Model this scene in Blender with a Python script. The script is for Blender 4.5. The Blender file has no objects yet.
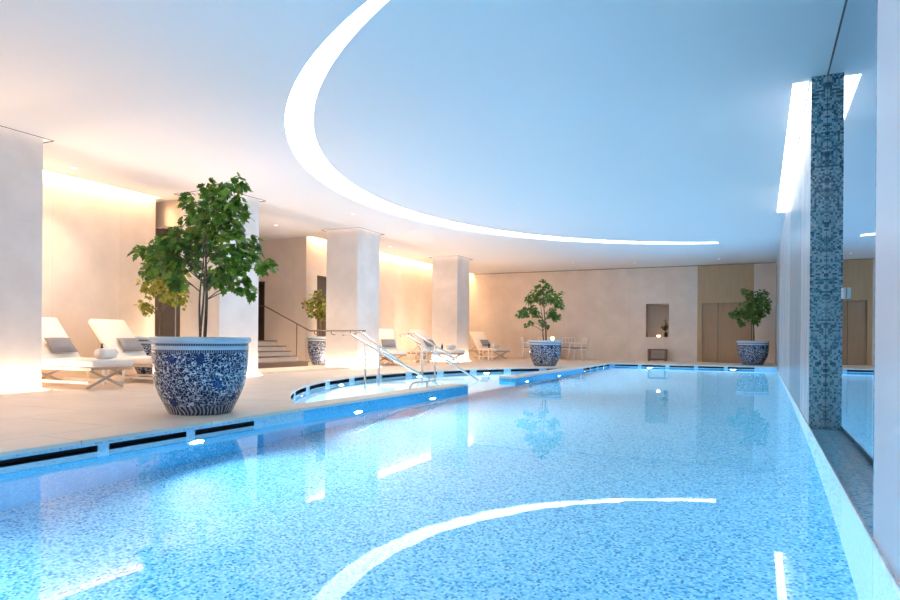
import bpy, bmesh, math, random
from mathutils import Vector, Matrix, Euler, Quaternion
from mathutils.geometry import tessellate_polygon
random.seed(7)
PI = math.pi
sc = bpy.context.scene
COL = sc.collection

# ------------------------------------------------------------------ camera numbers
F = 648.0; CX = 450.0; CY = 338.8; YAW = math.radians(25.64); ROLL = 0.0078
EYE = 0.80
_s, _c = math.sin(YAW), math.cos(YAW)
def ray(u, v):
    x = u-CX; y = v-CY
    xc = (x+ROLL*y)/F; yc = -(y-ROLL*x)/F
    return Vector((-_s+xc*_c, _c+xc*_s, yc))
def at_y(u, v, Y):
    d = ray(u, v); t = Y/d.y
    return Vector((d.x*t, Y, d.z*t+EYE))

HC = 3.67          # ceiling height
ZW = -0.105         # water level
XL = -4.68         # pool edge, left
XR = 0.462         # pool edge, right
XM = 0.626          # mirror plane
YE = 22.7          # pool end
YB = 26.3          # back wall
YN = -4.0          # near wall (behind the camera)
YP = -3.0          # near end of the pool
ZF = -1.35         # pool floor
SC = Vector((0.63, 12.3)); SR = 8.3   # spa arc

# ------------------------------------------------------------------ node helpers
def new_mat(name):
    m = bpy.data.materials.new(name); m.use_nodes = True
    nt = m.node_tree
    return m, nt, nt.nodes['Principled BSDF'], nt.nodes['Material Output']
def N(nt, t, **kw):
    n = nt.nodes.new(t)
    for k, v in kw.items():
        if k in n.inputs: n.inputs[k].default_value = v
        else: setattr(n, k, v)
    return n
def L(nt, a, b): nt.links.new(a, b)
def ramp(nt, stops, interp='LINEAR'):
    r = nt.nodes.new('ShaderNodeValToRGB'); cr = r.color_ramp; cr.interpolation = interp
    while len(cr.elements) > 1: cr.elements.remove(cr.elements[-1])
    cr.elements[0].position = stops[0][0]; cr.elements[0].color = (*stops[0][1], 1)
    for p, c in stops[1:]:
        e = cr.elements.new(p); e.color = (*c, 1)
    return r
def math_n(nt, op, a, b=None, c=None):
    n = nt.nodes.new('ShaderNodeMath'); n.operation = op
    for i, x in enumerate((a, b, c)):
        if x is None: continue
        if isinstance(x, (int, float)): n.inputs[i].default_value = x
        else: L(nt, x, n.inputs[i])
    return n.outputs[0]

def plain(name, col, rough=0.5, metal=0.0, spec=0.5, noise=0.0, nscale=8.0, bump=0.0):
    m, nt, b, o = new_mat(name)
    b.inputs['Base Color'].default_value = (*col, 1); b.inputs['Roughness'].default_value = rough
    b.inputs['Metallic'].default_value = metal; b.inputs['Specular IOR Level'].default_value = spec
    if noise or bump:
        tc = N(nt, 'ShaderNodeTexCoord'); nz = N(nt, 'ShaderNodeTexNoise', Scale=nscale, Detail=5.0)
        L(nt, tc.outputs['Object'], nz.inputs['Vector'])
        if noise:
            r = ramp(nt, [(0.3, tuple(x*(1-noise) for x in col)), (0.7, tuple(min(1, x*(1+noise*0.6)) for x in col))])
            L(nt, nz.outputs['Fac'], r.inputs['Fac']); L(nt, r.outputs['Color'], b.inputs['Base Color'])
        if bump:
            bp = N(nt, 'ShaderNodeBump', Strength=bump, Distance=0.01)
            L(nt, nz.outputs['Fac'], bp.inputs['Height']); L(nt, bp.outputs['Normal'], b.inputs['Normal'])
    return m

def emit(name, col, strength):
    m, nt, b, o = new_mat(name)
    b.inputs['Base Color'].default_value = (0.9, 0.9, 0.9, 1)
    b.inputs['Emission Color'].default_value = (*col, 1); b.inputs['Emission Strength'].default_value = strength
    return m

def mosaic(name, stops, size, rough=0.25, zmix=None, bigscale=0.0):
    """random little square tiles; the same cells on every axis aligned face"""
    m, nt, b, o = new_mat(name)
    geo = N(nt, 'ShaderNodeNewGeometry')
    add = N(nt, 'ShaderNodeVectorMath', operation='ADD'); add.inputs[1].default_value = (0.0037, 0.0041, 0.0033)
    L(nt, geo.outputs['Position'], add.inputs[0])
    sc_ = N(nt, 'ShaderNodeVectorMath', operation='SCALE'); sc_.inputs['Scale'].default_value = 1.0/size
    L(nt, add.outputs[0], sc_.inputs[0])
    fl = N(nt, 'ShaderNodeVectorMath', operation='FLOOR'); L(nt, sc_.outputs[0], fl.inputs[0])
    wn = N(nt, 'ShaderNodeTexWhiteNoise', noise_dimensions='3D'); L(nt, fl.outputs[0], wn.inputs['Vector'])
    val = wn.outputs['Value']
    if bigscale:
        nz = N(nt, 'ShaderNodeTexNoise', Scale=bigscale, Detail=3.0); L(nt, fl.outputs[0], nz.inputs['Vector'])
        off = math_n(nt, 'MULTIPLY_ADD', nz.outputs['Fac'], 0.7, -0.35)
        val = math_n(nt, 'ADD', val, off)
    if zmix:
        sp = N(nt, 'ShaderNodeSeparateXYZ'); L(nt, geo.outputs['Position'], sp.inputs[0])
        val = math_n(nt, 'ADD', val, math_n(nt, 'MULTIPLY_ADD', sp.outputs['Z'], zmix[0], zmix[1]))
    r = ramp(nt, stops, 'CONSTANT'); L(nt, val, r.inputs['Fac'])
    L(nt, r.outputs['Color'], b.inputs['Base Color'])
    b.inputs['Roughness'].default_value = rough
    return m

def stone_tiles(name, col, size, vary=0.06, rough=0.4, joint=0.006, axis='XY', offset=0.5, dark=0.75, spec=0.4):
    m, nt, b, o = new_mat(name)
    geo = N(nt, 'ShaderNodeNewGeometry')
    sp = N(nt, 'ShaderNodeSeparateXYZ'); L(nt, geo.outputs['Position'], sp.inputs[0])
    cb = N(nt, 'ShaderNodeCombineXYZ')
    if axis == 'XY':
        L(nt, sp.outputs['Y'], cb.inputs[0]); L(nt, sp.outputs['X'], cb.inputs[1])
    else:
        L(nt, math_n(nt, 'ADD', sp.outputs['X'], sp.outputs['Y']), cb.inputs[0]); L(nt, sp.outputs['Z'], cb.inputs[1])
    br = nt.nodes.new('ShaderNodeTexBrick'); br.offset = offset
    br.inputs['Scale'].default_value = 1.0; br.inputs['Mortar Size'].default_value = joint
    br.inputs['Brick Width'].default_value = size[0]; br.inputs['Row Height'].default_value = size[1]
    br.inputs['Color1'].default_value = (*[x*(1-vary) for x in col], 1)
    br.inputs['Color2'].default_value = (*[min(1, x*(1+vary)) for x in col], 1)
    br.inputs['Mortar'].default_value = (*[x*dark for x in col], 1); br.inputs['Mortar Smooth'].default_value = 0.3
    L(nt, cb.outputs[0], br.inputs['Vector'])
    nz = N(nt, 'ShaderNodeTexNoise', Scale=1.7, Detail=7.0, Roughness=0.6)
    L(nt, geo.outputs['Position'], nz.inputs['Vector'])
    r = ramp(nt, [(0.3, (0.90, 0.89, 0.88)), (0.7, (1.04, 1.04, 1.05))]); L(nt, nz.outputs['Fac'], r.inputs['Fac'])
    mx = N(nt, 'ShaderNodeMix', data_type='RGBA', blend_type='MULTIPLY'); mx.inputs[0].default_value = 1.0
    L(nt, br.outputs['Color'], mx.inputs[6]); L(nt, r.outputs['Color'], mx.inputs[7])
    L(nt, mx.outputs[2], b.inputs['Base Color'])
    b.inputs['Roughness'].default_value = rough; b.inputs['Specular IOR Level'].default_value = spec
    return m

def wood(name, c1, c2, scale=(14, 14, 0.8), rough=0.45):
    m, nt, b, o = new_mat(name)
    tc = N(nt, 'ShaderNodeTexCoord'); mp = N(nt, 'ShaderNodeMapping'); mp.inputs['Scale'].default_value = scale
    L(nt, tc.outputs['Object'], mp.inputs['Vector'])
    nz = N(nt, 'ShaderNodeTexNoise', Scale=1.6, Detail=6.0, Distortion=0.6); L(nt, mp.outputs[0], nz.inputs['Vector'])
    r = ramp(nt, [(0.3, c1), (0.7, c2)]); L(nt, nz.outputs['Fac'], r.inputs['Fac'])
    L(nt, r.outputs['Color'], b.inputs['Base Color']); b.inputs['Roughness'].default_value = rough
    return m

def marble(name, base, vein, vscale=1.0, rough=0.25):
    m, nt, b, o = new_mat(name)
    geo = N(nt, 'ShaderNodeNewGeometry'); mp = N(nt, 'ShaderNodeMapping'); mp.inputs['Scale'].default_value = (1.2, 1.2*vscale, 0.28)
    L(nt, geo.outputs['Position'], mp.inputs['Vector'])
    nz = N(nt, 'ShaderNodeTexNoise', Scale=1.8, Detail=8.0, Roughness=0.6, Distortion=1.2); L(nt, mp.outputs[0], nz.inputs['Vector'])
    r = ramp(nt, [(0.35, base), (0.5, tuple((x+y)/2 for x, y in zip(base, vein))), (0.53, base), (0.72, tuple(0.75*x+0.25*y for x, y in zip(base, vein)))])
    L(nt, nz.outputs['Fac'], r.inputs['Fac']); L(nt, r.outputs['Color'], b.inputs['Base Color'])
    b.inputs['Roughness'].default_value = rough
    return m

M = {}
M['plaster'] = plain('ceiling_plaster', (0.86, 0.86, 0.87), 0.9, spec=0.2)
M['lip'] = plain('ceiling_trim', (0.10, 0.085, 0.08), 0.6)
M['wall'] = stone_tiles('limestone_wall', (0.80, 0.70, 0.61), (1.35, 3.7), 0.025, 0.6, 0.005, 'XZ', 0.0, 0.86, 0.25)
M['column'] = stone_tiles('pale_limestone', (0.82, 0.77, 0.73), (1.6, 1.22), 0.012, 0.5, 0.003, 'XZ', 0.0, 0.93, 0.3)
M['deck'] = stone_tiles('travertine_deck', (0.73, 0.63, 0.54), (1.3, 1.3), 0.03, 0.42, 0.006, 'XY', 0.5, 0.58, 0.4)
M['coping'] = stone_tiles('travertine_coping', (0.74, 0.66, 0.58), (0.6, 0.9), 0.03, 0.35, 0.004, 'XY', 0.0, 0.8, 0.4)
M['band'] = mosaic('tile_band', [(0, (0.40, 0.60, 0.74)), (0.4, (0.34, 0.55, 0.71)), (0.75, (0.28, 0.50, 0.68)), (0.93, (0.24, 0.45, 0.64))], 0.022)
M['slot'] = plain('slot_dark', (0.012, 0.02, 0.035), 0.7)
M['pool'] = mosaic('pool_mosaic', [(0, (0.42, 0.78, 0.92)), (0.30, (0.25, 0.66, 0.88)), (0.62, (0.16, 0.57, 0.85)), (0.83, (0.03, 0.37, 0.70)), (0.94, (0.005, 0.24, 0.55))], 0.015, 0.3)
M['pool_wall'] = mosaic('azure_mosaic', [(0, (0.07, 0.46, 0.76)), (0.35, (0.045, 0.40, 0.72)), (0.7, (0.03, 0.34, 0.66)), (0.92, (0.16, 0.55, 0.80))], 0.015, 0.2)
M['pale_wall'] = mosaic('pale_mosaic', [(0, (0.74, 0.88, 0.94)), (0.45, (0.64, 0.84, 0.93)), (0.8, (0.52, 0.77, 0.90)), (0.95, (0.36, 0.66, 0.84))], 0.015, 0.2)
M['ledge'] = mosaic('ledge_mosaic', [(0, (0.36, 0.74, 0.92)), (0.35, (0.46, 0.80, 0.95)), (0.65, (0.26, 0.64, 0.86)), (0.88, (0.12, 0.44, 0.70))], 0.018, 0.15)
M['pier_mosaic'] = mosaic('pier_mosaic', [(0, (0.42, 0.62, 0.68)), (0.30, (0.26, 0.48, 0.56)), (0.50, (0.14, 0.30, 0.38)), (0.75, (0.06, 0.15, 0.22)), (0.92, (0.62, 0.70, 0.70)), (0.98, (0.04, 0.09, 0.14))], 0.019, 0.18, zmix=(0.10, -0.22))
M['marble'] = marble('white_marble', (0.82, 0.80, 0.82), (0.30, 0.38, 0.44))
M['marble_grey'] = marble('grey_marble', (0.50, 0.56, 0.60), (0.16, 0.25, 0.30), 2.2)
M['slab'] = plain('smooth_pale_marble', (0.90, 0.82, 0.83), 0.3, noise=0.03, nscale=1.2)
M['mirror'] = plain('mirror_glass', (0.44, 0.60, 0.72), 0.0, 1.0)
M['chrome'] = plain('polished_steel', (0.80, 0.78, 0.76), 0.16, 1.0)
M['bronze'] = plain('dark_bronze', (0.20, 0.15, 0.12), 0.35, 0.8)
M['white_metal'] = plain('white_metal', (0.90, 0.88, 0.86), 0.4)
M['taupe'] = plain('taupe_frame', (0.50, 0.43, 0.37), 0.5)
M['canvas'] = plain('white_canvas', (0.85, 0.81, 0.77), 0.85, noise=0.03, nscale=40, bump=0.1)
M['grey_fabric'] = plain('grey_fabric', (0.27, 0.28, 0.32), 0.9, noise=0.1, nscale=60, bump=0.2)
M['towel'] = plain('towel', (0.84, 0.81, 0.80), 0.95, noise=0.05, nscale=60, bump=0.5)
M['soil'] = plain('soil', (0.10, 0.07, 0.05), 0.95, noise=0.4, nscale=25, bump=0.8)
M['bark'] = plain('bark', (0.16, 0.11, 0.075), 0.85, noise=0.35, nscale=30, bump=0.5)
M['veneer'] = wood('oak_veneer', (0.46, 0.31, 0.17), (0.54, 0.37, 0.21))
M['door_wood'] = wood('door_veneer', (0.38, 0.24, 0.135), (0.46, 0.29, 0.165))
M['stool_wood'] = wood('stool_wood', (0.17, 0.09, 0.055), (0.26, 0.14, 0.085))
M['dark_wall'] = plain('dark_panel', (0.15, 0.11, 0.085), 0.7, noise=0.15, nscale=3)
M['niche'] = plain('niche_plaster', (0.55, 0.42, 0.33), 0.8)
M['nosing_riser_shade'] = plain('nosing_and_riser_shade', (0.16, 0.11, 0.085), 0.6)  # dark nosings, and shade painted on the lowest riser
M['step'] = plain('step_stone', (0.80, 0.70, 0.60), 0.5, noise=0.04, nscale=4)
M['black'] = plain('black_glass', (0.02, 0.02, 0.025), 0.15)
M['ceramic'] = plain('white_ceramic', (0.85, 0.82, 0.76), 0.25)
M['rim'] = plain('celadon_glaze', (0.50, 0.60, 0.68), 0.12, noise=0.06, nscale=6)
# light givers
M['ring'] = emit('crescent_diffuser', (1.0, 0.96, 0.92), 4.4)
M['slotlight'] = emit('slot_diffuser', (1.0, 0.93, 0.85), 6.0)
M['cove'] = emit('cove_diffuser', (1.0, 0.66, 0.36), 40.0)
M['base'] = emit('base_diffuser', (1.0, 0.72, 0.50), 100.0)
M['top'] = emit('top_diffuser', (1.0, 0.80, 0.68), 4.5)
M['lens'] = emit('lamp_lens', (0.75, 0.93, 1.0), 30.0)
M['spot'] = emit('downlight_lens', (1.0, 0.9, 0.78), 4.0)
M['candle'] = emit('candle_glow', (1.0, 0.72, 0.42), 6.0)

def porcelain():
    m, nt, b, o = new_mat('blue_white_porcelain')
    uv = N(nt, 'ShaderNodeUVMap')
    nz = N(nt, 'ShaderNodeTexNoise', Scale=7.0, Detail=3.0); L(nt, uv.outputs[0], nz.inputs['Vector'])
    mv = N(nt, 'ShaderNodeVectorMath', operation='MULTIPLY_ADD'); mv.inputs[1].default_value = (0.09, 0.09, 0); 
    L(nt, nz.outputs['Color'], mv.inputs[0]); L(nt, uv.outputs[0], mv.inputs[2])
    v1 = N(nt, 'ShaderNodeTexVoronoi', feature='DISTANCE_TO_EDGE', voronoi_dimensions='2D', Scale=21.0); L(nt, mv.outputs[0], v1.inputs['Vector'])
    v2 = N(nt, 'ShaderNodeTexVoronoi', feature='F1', voronoi_dimensions='2D', Scale=40.0); L(nt, mv.outputs[0], v2.inputs['Vector'])
    n2 = N(nt, 'ShaderNodeTexNoise', Scale=26.0, Detail=0.5, Distortion=2.0); L(nt, uv.outputs[0], n2.inputs['Vector'])
    vine = math_n(nt, 'LESS_THAN', v1.outputs['Distance'], 0.028)
    curl = math_n(nt, 'GREATER_THAN', n2.outputs['Fac'], 0.595)
    white = math_n(nt, 'MAXIMUM', vine, curl)
    v3 = N(nt, 'ShaderNodeTexVoronoi', feature='F1', voronoi_dimensions='2D', Scale=2.3, Randomness=0.75); L(nt, uv.outputs[0], v3.inputs['Vector'])
    rose = math_n(nt, 'LESS_THAN', math_n(nt, 'ADD', v3.outputs['Distance'], math_n(nt, 'MULTIPLY', n2.outputs['Fac'], 0.10)), 0.165)
    petal = math_n(nt, 'MULTIPLY', rose, math_n(nt, 'GREATER_THAN', n2.outputs['Fac'], 0.56))
    white = math_n(nt, 'MULTIPLY', white, math_n(nt, 'SUBTRACT', 1.0, rose))
    mx = N(nt, 'ShaderNodeMix', data_type='RGBA'); mx.inputs[6].default_value = (0.008, 0.018, 0.075, 1); mx.inputs[7].default_value = (0.58, 0.66, 0.76, 1)
    L(nt, white, mx.inputs[0])
    mx2 = N(nt, 'ShaderNodeMix', data_type='RGBA'); mx2.inputs[7].default_value = (0.05, 0.12, 0.34, 1)
    L(nt, petal, mx2.inputs[0]); L(nt, mx.outputs[2], mx2.inputs[6])
    L(nt, mx2.outputs[2], b.inputs['Base Color'])
    b.inputs['Roughness'].default_value = 0.16; b.inputs['Specular IOR Level'].default_value = 0.3
    return m
M['porcelain'] = porcelain()
def banded(name, uscale, dark, light, thr=0.5, wavy=0.0):
    m, nt, b, o = new_mat(name)
    uv = N(nt, 'ShaderNodeUVMap')
    wv = N(nt, 'ShaderNodeTexWave', Scale=uscale, Distortion=wavy); wv.inputs['Detail'].default_value = 1.0
    L(nt, uv.outputs[0], wv.inputs['Vector'])
    mx = N(nt, 'ShaderNodeMix', data_type='RGBA'); mx.inputs[6].default_value = (*dark, 1); mx.inputs[7].default_value = (*light, 1)
    L(nt, math_n(nt, 'GREATER_THAN', wv.outputs['Fac'], thr), mx.inputs[0])
    L(nt, mx.outputs[2], b.inputs['Base Color']); b.inputs['Roughness'].default_value = 0.15
    return m
M['footband'] = banded('porcelain_foot', 7.0, (0.02, 0.03, 0.07), (0.34, 0.37, 0.42), 0.62, 9.0)
M['dotband'] = banded('porcelain_dots', 14.0, (0.02, 0.035, 0.11), (0.33, 0.40, 0.50), 0.8)

def leaf_mat(name, c1, c2, c3):
    m, nt, b, o = new_mat(name)
    geo = N(nt, 'ShaderNodeNewGeometry')
    r = ramp(nt, [(0.0, c1), (0.5, c2), (1.0, c3)]); L(nt, geo.outputs['Random Per Island'], r.inputs['Fac'])
    L(nt, r.outputs['Color'], b.inputs['Base Color']); b.inputs['Roughness'].default_value = 0.45
    tr = N(nt, 'ShaderNodeBsdfTranslucent'); L(nt, r.outputs['Color'], tr.inputs['Color'])
    ms = N(nt, 'ShaderNodeMixShader'); ms.inputs[0].default_value = 0.3
    L(nt, b.outputs[0], ms.inputs[1]); L(nt, tr.outputs[0], ms.inputs[2]); L(nt, ms.outputs[0], o.inputs['Surface'])
    return m
M['leaf'] = leaf_mat('lobed_leaf', (0.05, 0.13, 0.015), (0.11, 0.24, 0.02), (0.26, 0.36, 0.04))
M['leaf_yellow'] = leaf_mat('olive_leaf', (0.18, 0.22, 0.03), (0.30, 0.33, 0.05), (0.42, 0.42, 0.09))
M['leaf_dark'] = leaf_mat('dark_leaf', (0.04, 0.13, 0.02), (0.08, 0.19, 0.03), (0.13, 0.24, 0.04))

def water_mat():
    m, nt, b, o = new_mat('pool_water')
    nt.nodes.remove(b)
    rf = N(nt, 'ShaderNodeBsdfRefraction', IOR=1.333, Roughness=0.0); rf.inputs['Color'].default_value = (0.92, 0.99, 1.0, 1)
    gl = N(nt, 'ShaderNodeBsdfGlossy', Roughness=0.0); gl.inputs['Color'].default_value = (1, 1, 1, 1)
    fr = N(nt, 'ShaderNodeFresnel', IOR=1.333); ms = N(nt, 'ShaderNodeMixShader')
    geo = N(nt, 'ShaderNodeNewGeometry')
    nz = N(nt, 'ShaderNodeTexNoise', Scale=2.2, Detail=2.0, Roughness=0.5); L(nt, geo.outputs['Position'], nz.inputs['Vector'])
    bp = N(nt, 'ShaderNodeBump', Strength=0.03, Distance=0.02); L(nt, nz.outputs['Fac'], bp.inputs['Height'])
    for q in (rf, gl, fr): L(nt, bp.outputs['Normal'], q.inputs['Normal'])
    L(nt, math_n(nt, 'MULTIPLY', fr.outputs[0], 0.74), ms.inputs[0])
    L(nt, rf.outputs[0], ms.inputs[1]); L(nt, gl.outputs[0], ms.inputs[2]); L(nt, ms.outputs[0], o.inputs['Surface'])
    return m
M['water'] = water_mat()

# ------------------------------------------------------------------ mesh helpers
class MB:
    def __init__(s): s.v = []; s.f = []; s.m = []; s.uv = {}
    def quad(s, pts, mi=0):
        i = len(s.v); s.v += [Vector(p) for p in pts]; s.f.append(list(range(i, i+len(pts)))); s.m.append(mi)
    def box(s, lo, hi, mi=0, mat=None):
        x0, y0, z0 = lo; x1, y1, z1 = hi; i = len(s.v)
        pts = [Vector(p) for p in ((x0,y0,z0),(x1,y0,z0),(x1,y1,z0),(x0,y1,z0),(x0,y0,z1),(x1,y0,z1),(x1,y1,z1),(x0,y1,z1))]
        if mat is not None: pts = [mat @ p for p in pts]
        s.v += pts
        for q in ((3,2,1,0),(4,5,6,7),(0,1,5,4),(1,2,6,5),(2,3,7,6),(3,0,4,7)):
            s.f.append([i+k for k in q]); s.m.append(mi)
    def bar(s, a, b, w, h, up=(0,0,1), mi=0):
        a = Vector(a); b = Vector(b); d = (b-a); ln = d.length; d.normalize()
        u = Vector(up); sd = d.cross(u)
        if sd.length < 1e-4: sd = d.cross(Vector((1,0,0)))
        sd.normalize(); u = sd.cross(d)
        mt = Matrix((( d.x, sd.x, u.x, a.x), (d.y, sd.y, u.y, a.y), (d.z, sd.z, u.z, a.z), (0,0,0,1)))
        s.box((0, -w/2, -h/2), (ln, w/2, h/2), mi, mt)
    def tube(s, path, rad, seg=8, cap=True, mi=0):
        path = [Vector(p) for p in path]; n = len(path)
        rads = rad if isinstance(rad, (list, tuple)) else [rad]*n
        base = len(s.v); prev = None
        for k, p in enumerate(path):
            t = (path[min(k+1, n-1)]-path[max(k-1, 0)]).normalized()
            if prev is None:
                a = t.cross(Vector((0,0,1)))
                if a.length < 1e-3: a = t.cross(Vector((1,0,0)))
                a.normalize()
            else:
                a = prev-t*prev.dot(t); a.normalize()
            prev = a; b = t.cross(a)
            for j in range(seg):
                an = 2*PI*j/seg; s.v.append(p+(a*math.cos(an)+b*math.sin(an))*rads[k])
        for k in range(n-1):
            for j in range(seg):
                s.f.append([base+k*seg+j, base+k*seg+(j+1)%seg, base+(k+1)*seg+(j+1)%seg, base+(k+1)*seg+j]); s.m.append(mi)
        if cap:
            s.f.append([base+j for j in range(seg)][::-1]); s.m.append(mi)
            s.f.append([base+(n-1)*seg+j for j in range(seg)]); s.m.append(mi)
    def lathe(s, prof, seg=48, c=(0,0,0), mi=0, uvs=True):
        base = len(s.v); c = Vector(c); n = len(prof); ln = [0]
        for k in range(1, n): ln.append(ln[-1]+math.hypot(prof[k][0]-prof[k-1][0], prof[k][1]-prof[k-1][1]))
        rm = max(p[0] for p in prof)
        for r, z in prof:
            for j in range(seg):
                an = 2*PI*j/seg+PI*0.25; s.v.append(c+Vector((r*math.cos(an), r*math.sin(an), z)))
        for k in range(n-1):
            for j in range(seg):
                j2 = (j+1) % seg
                s.uv[len(s.f)] = [(rm*2*PI*j/seg, ln[k]), (rm*2*PI*(j+1)/seg, ln[k]), (rm*2*PI*(j+1)/seg, ln[k+1]), (rm*2*PI*j/seg, ln[k+1])]
                s.f.append([base+k*seg+j, base+k*seg+j2, base+(k+1)*seg+j2, base+(k+1)*seg+j]); s.m.append(mi)
    def disc(s, c, r, seg=24, axis='Z', mi=0, flip=False):
        pts = []
        for j in range(seg):
            a = 2*PI*j/seg; ca, sa = r*math.cos(a), r*math.sin(a)
            pts.append(Vector(c)+Vector({'Z': (ca, sa, 0), 'X': (0, ca, sa), 'Y': (sa, 0, ca)}[axis]))
        s.quad(pts[::-1] if flip else pts, mi)
    def poly(s, loops, z=0.0, up=True, mi=0, plane='XY'):
        """flat polygon with holes"""
        def to3(p): return Vector((p[0], p[1], z)) if plane == 'XY' else (Vector((p[0], z, p[1])) if plane == 'XZ' else Vector((z, p[0], p[1])))
        ls = [[Vector((p[0], p[1], 0)) for p in lp] for lp in loops]
        tris = tessellate_polygon(ls); flat = [to3(p) for lp in loops for p in lp]
        i = len(s.v); s.v += flat
        for t in tris:
            a, b, c = (flat[k] for k in t)
            nn = (b-a).cross(c-a)
            if nn.length < 1e-9: continue
            ax = {'XY': nn.z, 'XZ': nn.y, 'YZ': nn.x}[plane]
            tt = list(t) if (ax > 0) == up else list(t)[::-1]
            s.f.append([i+k for k in tt]); s.m.append(mi)
    def skirt(s, loop, z0, z1, mi=0, closed=True):
        n = len(loop)
        for k in range(n if closed else n-1):
            a = loop[k]; b = loop[(k+1) % n]
            s.quad([(a[0], a[1], z0), (b[0], b[1], z0), (b[0], b[1], z1), (a[0], a[1], z1)], mi)
    def build(s, name, mats, parent=None, smooth=False, bevel=0.0, seg=2, weld=False, recalc=False):
        me = bpy.data.meshes.new(name)
        me.from_pydata([tuple(v) for v in s.v], [], s.f)
        if not isinstance(mats, (list, tuple)): mats = [mats]
        for m in mats: me.materials.append(m)
        for k, p in enumerate(me.polygons): p.material_index = s.m[k]; p.use_smooth = smooth
        if s.uv:
            ul = me.uv_layers.new(name='UVMap')
            for k, p in enumerate(me.polygons):
                if k in s.uv:
                    for li, q in zip(p.loop_indices, s.uv[k]): ul.data[li].uv = q
        if weld or recalc or bevel:
            bm = bmesh.new(); bm.from_mesh(me)
            if weld: bmesh.ops.remove_doubles(bm, verts=bm.verts, dist=1e-4)
            if recalc or bevel: bmesh.ops.recalc_face_normals(bm, faces=bm.faces)
            if bevel:
                bmesh.ops.bevel(bm, geom=list(bm.edges), offset=bevel, segments=seg, profile=0.5, affect='EDGES', clamp_overlap=True)
                for f in bm.faces: f.smooth = smooth
            bm.to_mesh(me); bm.free()
        o = bpy.data.objects.new(name, me); COL.objects.link(o)
        if parent: o.parent = parent
        return o

def struct(o): o['kind'] = 'structure'; return o
def tag(o, label, cat, group=None):
    o['label'] = label; o['category'] = cat
    if group: o['group'] = group
    return o
def thing(name, label, cat, loc=(0,0,0), rz=0.0, group=None):
    o = bpy.data.objects.new(name, None); COL.objects.link(o); o.empty_display_size = 0.1
    o.location = loc; o.rotation_euler = (0, 0, rz)
    return tag(o, label, cat, group)
def copy_tree(o, parent=None):
    c = o.copy(); COL.objects.link(c)
    if parent: c.parent = parent
    for ch in list(o.children): copy_tree(ch, c)
    return c
def dup(o, label, loc, rz=None, group=None):
    c = copy_tree(o); c.location = loc; c['label'] = label
    if rz is not None: c.rotation_euler = (0, 0, rz)
    if group: c['group'] = group
    return c
def lamp(name, kind, loc, energy, col, parent=None, rot=(0,0,0), **kw):
    d = bpy.data.lights.new(name, kind); d.energy = energy; d.color = col
    for k, v in kw.items(): setattr(d, k, v)
    o = bpy.data.objects.new(name, d); COL.objects.link(o); o.location = loc; o.rotation_euler = rot
    if parent: o.parent = parent
    return o

# ------------------------------------------------------------------ shell
def arc_xy(y0, y1, r=SR, n=48):
    a0 = PI-math.asin((y0-SC.y)/r); a1 = PI-math.asin((y1-SC.y)/r)
    return [(SC.x+r*math.cos(a0+(a1-a0)*k/n), SC.y+r*math.sin(a0+(a1-a0)*k/n)) for k in range(n+1)]
dy = math.sqrt(SR**2-(SC.x-XL)**2); YS0, YS1 = SC.y-dy, SC.y+dy
ARC = arc_xy(YS0, YS1)
XDK = -14.3
mb = MB()
deck = [(XDK, YN), (XM, YN), (XM, YP), (XL, YP)] + ARC + [(XL, YE), (XM, YE), (XM, YB), (XDK, YB)]
mb.poly([deck], 0.0, True); mb.skirt(deck, -0.03, 0.0)
struct(mb.build('floor', M['deck']))

# divider kerbs between pool and spa
def kerb(poly):
    b = MB(); b.poly([poly], 0.0, True, 0); b.skirt(poly, -0.03, 0.0, 0); b.skirt(poly, -1.4, -0.03, 1)
    return struct(b.build('trim_1', [M['coping'], M['pool_wall']], recalc=True))
XK = XL-0.36
def xarc(x): return math.sqrt(SR**2-(SC.x-x)**2)
k0 = [(XL, YS0)] + [(XL-0.36*k/4, SC.y-xarc(XL-0.36*k/4)) for k in range(1, 5)] + [(XK, 10.5), (XL, 10.5)]
k1 = [(XL, 12.95), (XK, 12.95)] + [(XK+0.36*k/4, SC.y+xarc(XK+0.36*k/4)) for k in range(0, 4)] + [(XL, YS1)]
o = kerb(k0); o.name = 'trim_1'
o = kerb(k1); o.name = 'trim_2'

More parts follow.
